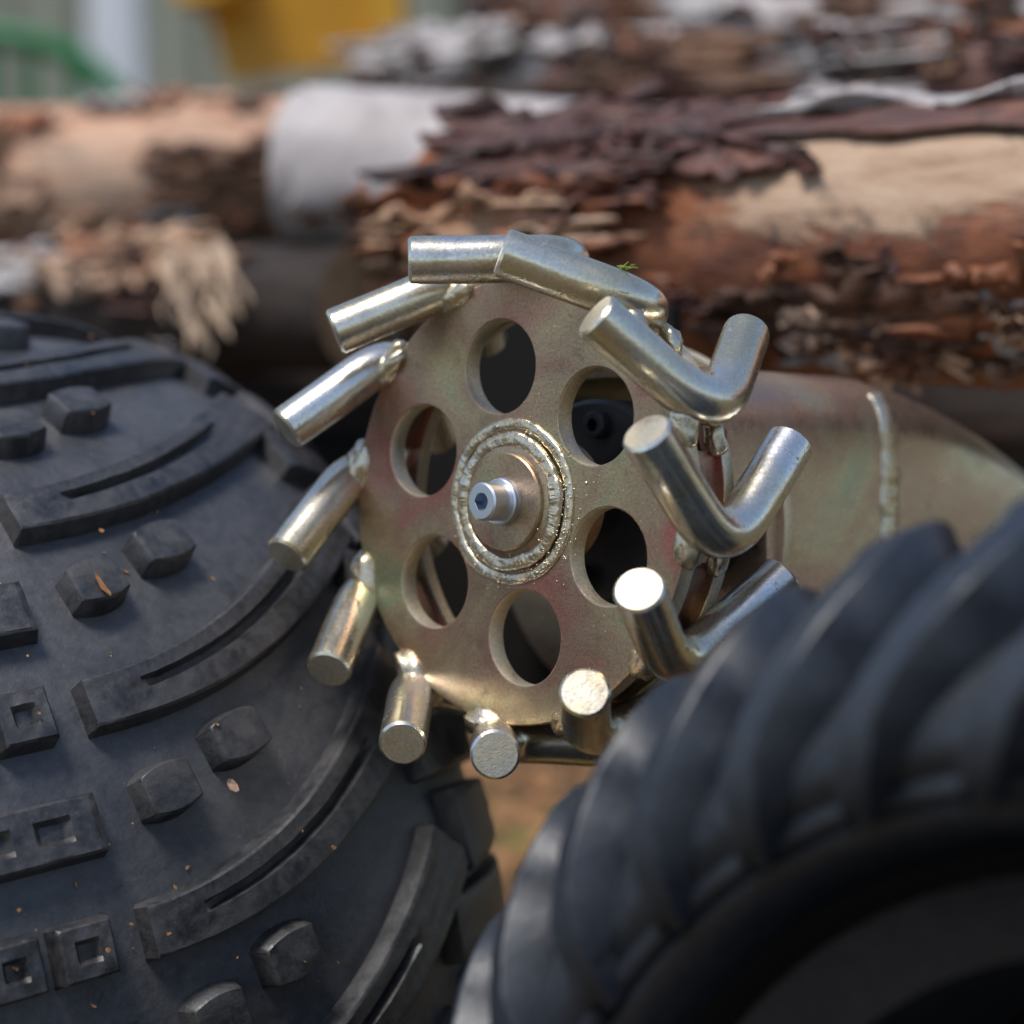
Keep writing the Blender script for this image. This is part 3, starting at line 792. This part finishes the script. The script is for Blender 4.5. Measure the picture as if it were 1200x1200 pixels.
# ------------------------------------------------------------------ trailer frame under the logs
P0, P1 = CAM_FRAME @ fp(-200, 560, 1.9), CAM_FRAME @ Vector((0.8, 0.0, -1.5))
axx = (P1 - P0).normalized(); yy = (Vector((0, 0, 1)) - axx * axx.z).normalized()
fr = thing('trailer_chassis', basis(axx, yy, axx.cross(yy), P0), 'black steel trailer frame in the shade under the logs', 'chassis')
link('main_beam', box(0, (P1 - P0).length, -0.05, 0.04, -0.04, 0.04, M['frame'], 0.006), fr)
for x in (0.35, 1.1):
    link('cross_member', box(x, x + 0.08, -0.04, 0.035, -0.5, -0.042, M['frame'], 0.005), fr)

# ------------------------------------------------------------------ far background
t = NT('wall_boards'); t.set(color=t.ramp(t.noise(6, 5, 0.6, stretch=(1, 1, 0.1)), [(0.3, (0.20, 0.21, 0.16)), (0.7, (0.32, 0.33, 0.27))]), rough=0.8); t.bump(t.noise(40, 4, stretch=(1, 1, 0.1)), 0.3, 0.003); M['board'] = t.m
def NTc(name, c, r=0.5, m=0.0):
    t = NT(name); n = t.noise(8, 5, 0.6)
    t.set(color=t.ramp(n, [(0.3, tuple(x * 0.75 for x in c)), (0.7, c)]), rough=r, metal=m); return t.m
M['yellow'] = NTc('yellow_paint', (0.70, 0.36, 0.02), 0.4)
M['green'] = NTc('green_paint', (0.015, 0.20, 0.06), 0.4)
M['white'] = NTc('white_paint', (0.74, 0.76, 0.80), 0.5)
M['darkpost'] = NTc('dark_post', (0.05, 0.06, 0.055), 0.7)
sh = thing('shed_wall', Matrix.Translation((-3.0, 6.4, 0)), 'blurred grey green shed wall of upright boards behind the load', 'wall')
for k in range(28):
    o = link('board', box(0.002, 0.188, -0.012, 0.012 + 0.006 * (k % 2), 0, 2.9, M['board'], 0.003), sh)
    o.location = (0.2 * k, 0, 0)
link('backing', box(-0.05, 5.65, 0.02, 0.06, 0, 2.9, M['darkpost']), sh)
def W(px, py, d): return CAM_FRAME @ fp(px, py, d)
# white post
p = W(137, 40, 5.5)
tag(link('door_post', box(p.x - 0.065, p.x + 0.065, p.y - 0.05, p.y + 0.05, 0, 2.4, M['white'], 0.01)), 'blurred white post in front of the shed wall at upper left', 'post')
p = W(565, 10, 5.0)
tag(link('dark_post', box(p.x - 0.05, p.x + 0.05, p.y - 0.05, p.y + 0.05, 0, 2.4, M['darkpost'], 0.01)), 'blurred dark post right of the yellow machine part', 'post')
# green tubular gate
gp = W(0, 60, 4.0)
gg = thing('green_gate', Matrix.Translation((gp.x, gp.y, 0)), 'green tubular steel gate with upright bars at upper left', 'gate')
def gl(px, py): q = W(px, py, 4.0); return Vector((q.x - gp.x, 0, q.z))
top = [gl(-260, 28), gl(-100, 35), gl(0, 42), gl(50, 50), gl(85, 65), gl(110, 85), gl(130, 105), gl(150, 130)]
sm = []
for i in range(len(top) - 1):
    for k in range(4): sm.append(top[i].lerp(top[i + 1], k / 4))
sm += [top[-1], Vector((top[-1].x + 0.03, 0, 0.05))]
link('top_rail', tube(sm, 0.022, M['green'], 12), gg)
for k, px in enumerate((-210, -160, -110, -60, -12, 36, 84)):
    q = gl(px, 60)
    link('upright_bar', tube([(q.x, 0, 0.1), (q.x, 0, q.z + (0.03 if px < 60 else -0.03))], 0.011, M['green'], 10), gg)
link('bottom_rail', tube([(top[0].x, 0, 0.12), (top[-1].x + 0.03, 0, 0.12)], 0.02, M['green'], 12), gg)
# yellow loader bucket
yp = W(355, 60, 3.3)
yb = thing('loader_bucket', Matrix.Translation((yp.x, yp.y, 0)), 'blurred yellow loader bucket at the top of the picture', 'bucket')
def yl(px, py, dy=0.0):
    q = W(px, py, 3.3); return Vector((q.x - yp.x, dy, q.z))
def slab(pts, dy, material):
    n = len(pts); V = list(pts) + [p + Vector((0, dy, 0)) for p in pts]
    F = [tuple(range(n)), tuple(range(n, 2 * n))] + [(i, (i + 1) % n, n + (i + 1) % n, n + i) for i in range(n)]
    return mesh_of(V, F, material, False)
link('bucket_back', slab([yl(210, -110), yl(266, 96), yl(452, 66), yl(425, -110)], 0.05, M['yellow']), yb)
link('bucket_side', slab([yl(422, -110), yl(450, 66), yl(480, 62), yl(476, -110)], 0.45, M['yellow']).copy() if False else slab([yl(422, -110, -.25), yl(456, 68, -.25), yl(482, 62, -.25), yl(478, -110, -.25)], 0.24, M['yellow']), yb)
link('bucket_side', slab([yl(196, -110, -.25), yl(236, 20, -.25), yl(290, 12, -.25), yl(285, -110, -.25)], 0.24, M['yellow']), yb)

# ------------------------------------------------------------------ small debris
t = NT('leaf_orange'); t.set(color=t.ramp(t.noise(60), [(0.3, (0.24, 0.10, 0.035)), (0.7, (0.44, 0.23, 0.095))]), rough=0.7); M['leaf'] = t.m
M['moss'] = NT('moss_green').set(color=(0.16, 0.24, 0.04), rough=0.8).m
def flake_geo(V, F, mtx, sx, sy, th, seed):
    n = 7; b = len(V)
    for z in (0, th):
        for k in range(n):
            a = 2 * PI * k / n
            q = 1 + 0.5 * noise.noise(Vector((math.cos(a) * 2, math.sin(a) * 2, seed * 3.3)))
            V.append(mtx @ Vector((sx * q * math.cos(a), sy * q * math.sin(a), z + 0.3 * sx * math.cos(a) ** 2 * q)))
    F.append(tuple(b + i for i in range(n))); F.append(tuple(b + n + i for i in range(n)))
    for i in range(n): F.append((b + i, b + (i + 1) % n, b + n + (i + 1) % n, b + n + i))
# leaf litter on the ground
for nm, mt_, cnt in (('leaf_litter', 'leaf', 3000), ('moss_tufts', 'moss', 350)):
    V, F = [], []
    for k in range(cnt):
        x, y = rnd.uniform(-1.2, 1.2), rnd.uniform(-0.1, 2.4)
        s_ = rnd.uniform(0.01, 0.03)
        flake_geo(V, F, Matrix.Translation((x, y, GZ + 0.02 + rnd.uniform(-0.01, 0.02))) @ Matrix.Rotation(rnd.uniform(0, 6.28), 4, 'Z') @ Matrix.Rotation(rnd.uniform(-0.6, 0.6), 4, 'X'), s_, s_ * 0.6, 0.001, k)
    o = tag(link(nm, mesh_of(V, F, M[mt_], True, 40)), 'scattered orange brown leaves on the ground between the tyres' if mt_ == 'leaf' else 'small green moss tufts on the ground between the tyres', 'leaf litter' if mt_ == 'leaf' else 'moss'); o['kind'] = 'stuff'
# crumbs of bark on the left tyre
V, F = [], []
for k in range(150):
    s_ = rnd.uniform(-0.16, 0.05); c_ = rnd.uniform(-0.12, 0.46)
    p = PL.pt(s_, c_, 0.0006 if rnd.random() < 0.5 else 0.0128)
    nrm = (PL.pt(s_, c_, 0.01) - PL.pt(s_, c_, 0)).normalized()
    m = Matrix.Translation(p) @ nrm.to_track_quat('Z', 'Y').to_matrix().to_4x4() @ Matrix.Rotation(rnd.uniform(0, 6.28), 4, 'Z')
    sz = rnd.choice([0.0004, 0.0005, 0.0007, 0.0009, 0.0013])
    flake_geo(V, F, WL @ m, sz, sz * rnd.uniform(0.3, 0.9), 0.0005, k)
o = tag(link('bark_crumbs', mesh_of(V, F, M['leaf'], False)), 'tiny orange bark crumbs lying on the left tyre', 'crumbs'); o['kind'] = 'stuff'

bpy.context.view_layer.update()
def on_tine(k, u, up_):                  # point on bar k (0..1 along), lifted by up_
    phi = math.radians(78 - 30 * k)
    pts, ap, er, et = tine_path(phi, [0] * 6)
    i = u * (len(pts) - 1); a = int(i)
    p = pts[a].lerp(pts[min(a + 1, len(pts) - 1)], i - a)
    return ROLLER @ p + Vector((0, 0, up_))
def strip_mesh(L, wd, mat_, seed, n=8):
    return tube([(L * (i / (n - 1) - 0.5), 0.06 * L * noise.noise(Vector((i * 0.5, seed, 0))), 0.10 * L * noise.noise(Vector((i * 0.5, seed, 5)))) for i in range(n)],
                [wd * (0.35 + 0.65 * math.sin(PI * (i + 0.6) / (n + 0.2))) for i in range(n)], mat_, 5)
# sprig of grass on the topmost long bar
gs = thing('grass_sprig', Matrix.Translation(on_tine(1, 0.42, TR + 0.0005)), 'tiny green grass sprig stuck on the top bar of the roller', 'grass')
for k in range(6):
    o = link('grass_blade', strip_mesh(rnd.uniform(0.006, 0.012), 0.00035, M['moss'], k), gs)
    o.rotation_euler = (rnd.uniform(-.3, .3), rnd.uniform(-.7, .3), rnd.uniform(-2, 2)); o.location = (rnd.uniform(-.003, .003), rnd.uniform(-.002, .002), 0.001)
for k, (ti, u, L, wd, rz, lab) in enumerate([
        (2, 0.46, 0.010, 0.0005, 0.3, 'upper orange splinter in the crook of the right hand bent bar'),
        (2, 0.40, 0.008, 0.0004, -0.9, 'lower orange splinter on the front arm of the right hand bent bar'),
        (2, 0.52, 0.009, 0.0004, 1.2, 'short orange splinter standing in the bend of the right hand bar')]):
    o = tag(link('wood_splinter', strip_mesh(L, wd, M['leaf'], k + 9)), lab, 'splinter', 'splinters on the roller bars')
    o.matrix_world = Matrix.Translation(on_tine(ti, u, TR + 0.0006)) @ Matrix.Rotation(rz, 4, 'Z') @ Matrix.Rotation(0.4 - 0.3 * k, 4, 'Y')
# flakes lying on the left tyre
def tyre_obj(name, s_, c_, h, L, wd, mat_, rz, lab, cat):
    p = PL.pt(s_, c_, h); nrm = (PL.pt(s_, c_, 0.01) - PL.pt(s_, c_, 0)).normalized()
    V, F = [], []
    flake_geo(V, F, Matrix.Identity(4), L, wd, 0.0006, s_ * 90)
    o = tag(link(name, mesh_of(V, F, mat_, False)), lab, cat)
    o.matrix_world = WL @ Matrix.Translation(p) @ nrm.to_track_quat('Z', 'Y').to_matrix().to_4x4() @ Matrix.Rotation(rz, 4, 'Z')
tyre_obj('bark_flake', -0.098, 0.068, H + 0.001, 0.0035, 0.0022, M['curl'], 0.4, 'pale orange bark flake on the lowest curved lug of the left tyre', 'bark flake')
tyre_obj('wood_shaving', -0.070, 0.170, H + 0.001, 0.0075, 0.0012, M['leaf'], 0.2, 'thin orange wood shaving on a curved lug of the left tyre', 'shaving')
